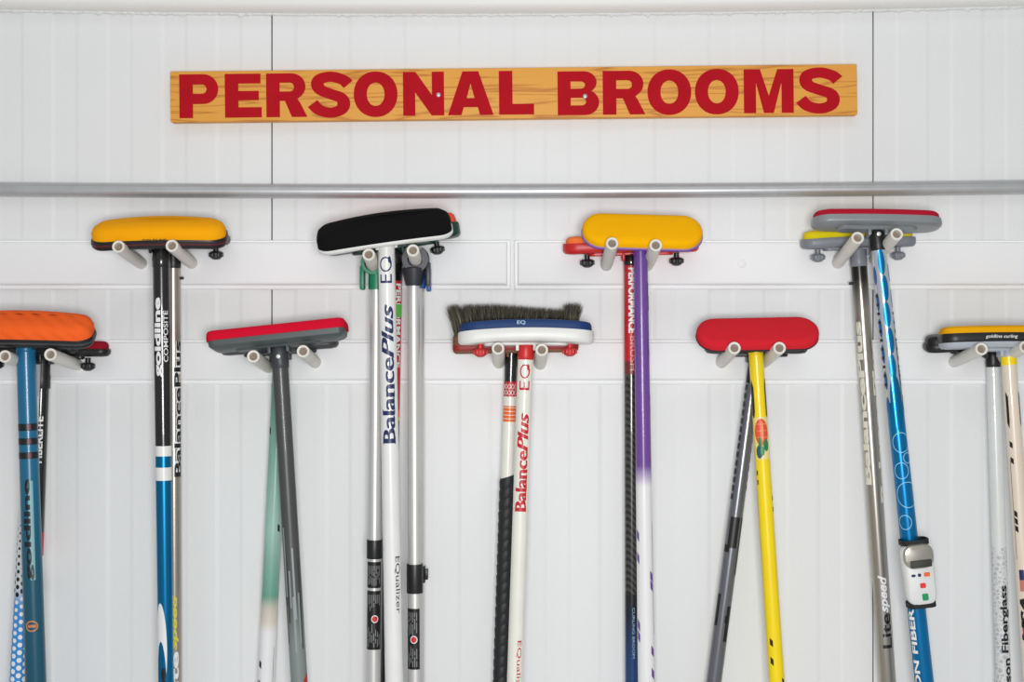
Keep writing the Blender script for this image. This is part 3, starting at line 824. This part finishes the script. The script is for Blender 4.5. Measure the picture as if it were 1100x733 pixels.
# --- H1 red pad grey head, blue shaft
sh = Shaft((941.8, 251), 993, YF, YF, 16, 20)
H1 = sh
broom('curling broom with tilted grey head, thin red pad and blue patterned shaft, upper right', sh)
slv = mat('pale_silver_paint', (196, 200, 206), .26, .45, coat=.4)
sh.tube([(268, slv), (432, slv), (None, skyb)], 266)
for k in range(6):
    y = 282 + k * 28
    sh.ell(skyb, y, 14, -.05 + .12 * (k % 2), .46, .0003)
    sh.ell(mat('deep_blue_print', (8, 92, 150), .3), y + 14, 10, -1.15, .28, .0003); sh.ell(mat('deep_blue_print', (8, 92, 150), .3), y + 12, 10, 1.2, .28, .0003)
for k in range(11):
    sh.rect(blackt, 316 + k * 9.5, 319 + k * 9.5, -1.5, -.95, .0006)
    if k < 8: sh.rect(blackt, 336 + k * 9.5, 339 + k * 9.5, .9, 1.4, .0006)
sh.ell(blackt, 408, 22, 1.05, .3, .0006, hole=1.2)
sh.ell(bluep, 432, 30, 0, .75, .0004)
for y, p, h in ((475, .0, 11), (492, .6, 6), (505, -.3, 9), (531, .15, 14), (560, -.5, 8)): sh.ell(mat('ice_blue_print', (140, 200, 232), .4), y, h, p, h / 10.5, .0005, hole=.9)
sh.text('CARBON FIBER', whitet, 652, 790, 7, -.95, True, .03)
finish_handle(sh); ferrule(sh, black, 268, 1.0, 1.02)
bm = bmesh.new(); lathe(bm, [(.0032, 0), (.0032, .0012), (.002, .0018)], 0, 14, Matrix.Translation((0, -sh.r0, -sh.s(252))) @ Matrix.Rotation(PI/2, 4, 'X')); new_obj('pivot_screw', bm, alu, sh.handle)
head(sh, 139, .060, -13, -.8, 0, mat('pewter_plastic', (140, 145, 148), .38, .2), fabric('ruby_fabric', (178, 24, 48)), .013, .010, .024, .003, base_prof=[(.010, 0), (.004, .001), (.001, .003), (0, .006), (.001, .013)], rr=.003, taper=.2)
# --- H2 yellow pad, grey head, LiteSpeed
sh = Shaft((921.5, 268), 953.5, YB, YB, 17, 17.6)
broom('curling broom with yellow pad, grey head and silver shaft, behind blue patterned shaft', sh)
s2 = ramp_mat('black_to_silver_paint', [(sh.s(284), (38, 37, 34)), (sh.s(300), (52, 50, 46)), (sh.s(334), (168, 162, 152)), (sh.len, (172, 166, 156))], .28, .7)
sh.tube([(None, s2)], 284)
cream = mat('cream_print', (226, 222, 204), .4)
sh.text('BalancePlus', cream, 345, 520, 8, -.95, True, .045); sh.text('BalancePlus', cream, 365, 540, 8, .98, True, .045)
sh.text('Lite', blackt, 658, 695, 10.5, .1, True, .02); sh.text('speed', whitet, 617, 657, 11.5, .1, True, .03, .3)
finish_handle(sh); ferrule(sh, grey, 285, 1.0, 1.05)
bm = bmesh.new(); lathe(bm, [(.0022, 0), (.0022, .004), (.0015, .005)], 0, 12, Matrix.Translation((-sh.r0, 0, -sh.s(304))) @ Matrix.Rotation(-PI/2, 4, 'Y'))
new_obj('lock_pin', bm, black, sh.handle)
head(sh, 122, .048, 4, 1.5, 0, grey, fabric('lemon_fabric', (236, 214, 30)), .016, .012, .018, .004, knobs=(-43, 43), knob_m=grey, bow=.003, taper=.1, zoff=.004)

# --- timer strapped to the blue shaft
sc_ = H1.s(612); W_t = H1.W @ Matrix.Translation((M_(1.5), -H1.r(sc_) - .013, -sc_)) @ Matrix.Rotation(R(-.5), 4, 'Y')
troot = empty('stopwatch_timer', W_t @ Vector((0, 0, -M_(36))), 'small white and silver sweeping timer with coloured buttons strapped to blue shaft', 'timer', rot=W_t.to_3x3())
k1 = M_(1, -.12)
def tl(x, z): return Matrix.Translation((x * k1, 0, (z + 36) * k1))
up = Matrix.Rotation(PI / 2, 4, 'X')
bm = bmesh.new(); slab(bm, 31 * k1, 68 * k1, 11 * k1, [(.002, -.011), (0, -.009), (0, .004), (.0015, .007), (.004, .0085)], 0)
for v in bm.verts:
    if v.co.y > 10 * k1: v.co.x *= 1.08
new_obj('case', bm, mat('white_case', (226, 226, 224), .4), troot, tl(0, 0) @ up)
bm = bmesh.new(); slab(bm, 32.5 * k1, 27 * k1, 11 * k1, [(0, .003), (0, .008), (.002, .011), (.007, .0125)], 0)
new_obj('bezel', bm, mat('satin_silver', (176, 170, 160), .3, .6), troot, tl(0, 20) @ up)
bm = bmesh.new(); slab(bm, 23 * k1, 8 * k1, 1.2 * k1, [(0, .0105), (0, .0130), (.0005, .0133)], 0)
so = new_obj('screen', bm, mat('lcd_dark', (52, 52, 46), .6), troot, tl(1, 12.5) @ up)
for x, z, w, h, m, lab in ((-8, 0, 4.5, 2.6, navy, 'dark blue arrow button'), (-1.5, 0, 3.4, 3.4, navy, 'small navy button'), (6.5, 0, 6.4, 4.4, orangek, 'orange button'), (1, -11.5, 6, 5.2, mat('button_red', (226, 56, 50), .4), 'red button'), (2.2, -24, 6.4, 7.2, mat('button_green', (18, 150, 92), .4), 'green button')):
    bm = bmesh.new(); slab(bm, w * k1, h * k1, 1.2 * k1, [(0, .008), (0, .0096), (.0005, .0101)], 0)
    o = new_obj('button', bm, m, troot, tl(x, z) @ up); o['label'] = lab
for z, nm in ((34.5, 'strap'), (-33.5, 'strap')):
    bm = bmesh.new()
    ring = rrect(30 * k1, .036, .012); inn = rrect(30 * k1 - .004, .032, .010)
    h = 5.5 * k1
    stack(bm, [[(x, y, -h/2) for x, y in inn], [(x, y, -h/2) for x, y in ring], [(x, y, h/2) for x, y in ring], [(x, y, h/2) for x, y in inn], [(x, y, -h/2) for x, y in inn]], cap=False)
    new_obj(nm, bm, mat('black_strap', (24, 25, 27), .7), troot, tl(0, z) @ Matrix.Translation((0, .010, 0)))

# --- I1 yellow/black head, cream shaft
sh = Shaft((1083, 378), 1108, YF, YF, 15.6, 18)
broom('curling broom with thin yellow pad, black rim and cream shaft at the far right', sh)
crm = mat('cream_paint', (232, 216, 196), .3, coat=.3)
sh.tube([(392, mat('yellow_paint', (255, 220, 4), .34), 1.04), (None, crm)], 383)
for p in (-.95, .95): sh.poly(blackt, [(p - .2, 420), (p + .18, 426), (p + .18, 452), (p + .1, 460), (p - .2, 454)])
for y in (473, 490, 547, 555, 563): sh.rect(blackt, y, y + 6, -1.0, -.6, skew=.4)
sh.rect(blackt, 492, 600, -1.12, -1.06)
sh.rect(navy, 611, 622, -.9, -.3); sh.rect(mat('flag_red', (196, 120, 110), .4), 622, 634, -.9, -.3)
sh.text('USA', blackt, 640, 690, 9, -.55, True, .06, .3); sh.rect(redp, 672, 686, -.95, .4); sh.rect(redp, 702, 722, -.6, .6)
finish_handle(sh); ferrule(sh, mat('pale_grey_plastic', (176, 182, 190), .42), 384, 1.0, 1.0)
h_, pm_ = head(sh, 146, .058, -3, 0, 0, mat('pale_grey_plastic', (176, 182, 190), .42), fabric('gold_fabric', (240, 172, 10)), .022, .011, .020, .001, taper=.15, bow=.002, zoff=.005, base_prof=[(.012, 0), (.004, .001), (.001, .004), (0, .009), (.001, .0095)], rr=.003, pr=[(0, .022), (0, .0245), (.0015, .030), (.006, .033)])
bm = bmesh.new(); L = M_(146, YF); slab(bm, L + .001, .059, .020, [(.001, .009), (0, .0105), (0, .021), (.001, .0225)], 0, .002, .15)
for tx, w, h, x in (('goldline curling', 34, 4.5, -14), ('G', 8, 7, 14), ('ASHAM', 20, 5, 32)):
    flat_text(bm, tx, M_(w, YF), M_(h, YF), 1, Matrix.Translation((M_(x, YF), -.0302, .0158)) @ Matrix.Rotation(PI/2, 4, 'X'), .01, .2)
new_obj('rim', bm, [black, whitet], h_)
# --- I2 black head, Fiberglass shaft
sh = Shaft((1066.5, 380), 1078, YB, YB, 14.4, 16)
broom('black-headed curling broom with white shaft marked Fiberglass at the right', sh)
pearl = mat('pearl_paint', (222, 226, 222), .26, coat=.4)
crk = mat('crackle_paint', (196, 196, 196), .4)
nt = crk.node_tree; vo = nt.nodes.new('ShaderNodeTexVoronoi'); vo.feature = 'DISTANCE_TO_EDGE'; vo.inputs['Scale'].default_value = 160
tc = nt.nodes.new('ShaderNodeTexCoord'); nt.links.new(tc.outputs['Object'], vo.inputs['Vector'])
cr2 = nt.nodes.new('ShaderNodeValToRGB'); cr2.color_ramp.elements[0].color = lin((226, 228, 228)); cr2.color_ramp.elements[1].color = lin((184, 186, 188)); cr2.color_ramp.elements[1].position = .3
nt.links.new(vo.outputs['Distance'], cr2.inputs[0]); nt.links.new(cr2.outputs[0], nt.nodes['Principled BSDF'].inputs['Base Color'])
sh.tube([(588, pearl), (None, crk)], 392)
sh.text('Fiberglass', blackt, 628, 700, 10, .2, True, .03); sh.text('Olson', blackt, 706, 750, 8.4, .28, True, .03)
finish_handle(sh); ferrule(sh, black, 393, 1.05, 1.08)
h_, pm_ = head(sh, 148, .050, 8, .5, 0, black, black, .014, .012, .018, .002, bow=.004, taper=.2, zoff=.006)
bm = bmesh.new(); box(bm, Vector((-M_(41, YB), -.0225, .0075)), (M_(22, YB), .006, .006), .002); new_obj('label_plate', bm, mat('iridescent_label', (150, 150, 168), .2, .5), h_)

# ------------------------------------------------------------------ light
def area(name, loc, target, sx, sy, power, c=(1, 1, 1)):
    l = bpy.data.lights.new(name, 'AREA'); l.shape = 'RECTANGLE'; l.size = sx; l.size_y = sy; l.energy = power; l.color = c
    o = bpy.data.objects.new(name, l); COL.objects.link(o); o.location = loc
    o.rotation_euler = (Vector(target) - Vector(loc)).to_track_quat('-Z', 'Y').to_euler()
    return o
area('ceiling_light', (0, -1.9, 3.6), (0, 0, .9), 2.6, .6, 6, (1, .995, .985))
area('flash_lamp', (.08, -2.4, 1.56), (0, 0, 1.4), .5, .4, 30.5, (1, 1, 1))
w = bpy.data.worlds.new('world'); S.world = w; w.use_nodes = True
bg = w.node_tree.nodes['Background']; bg.inputs[0].default_value = (.95, .97, 1, 1); bg.inputs[1].default_value = .36
S.view_settings.view_transform = 'Standard'; S.view_settings.look = 'None'
S.view_settings.exposure = 0; S.view_settings.gamma = 1; S.view_settings.use_curve_mapping = False
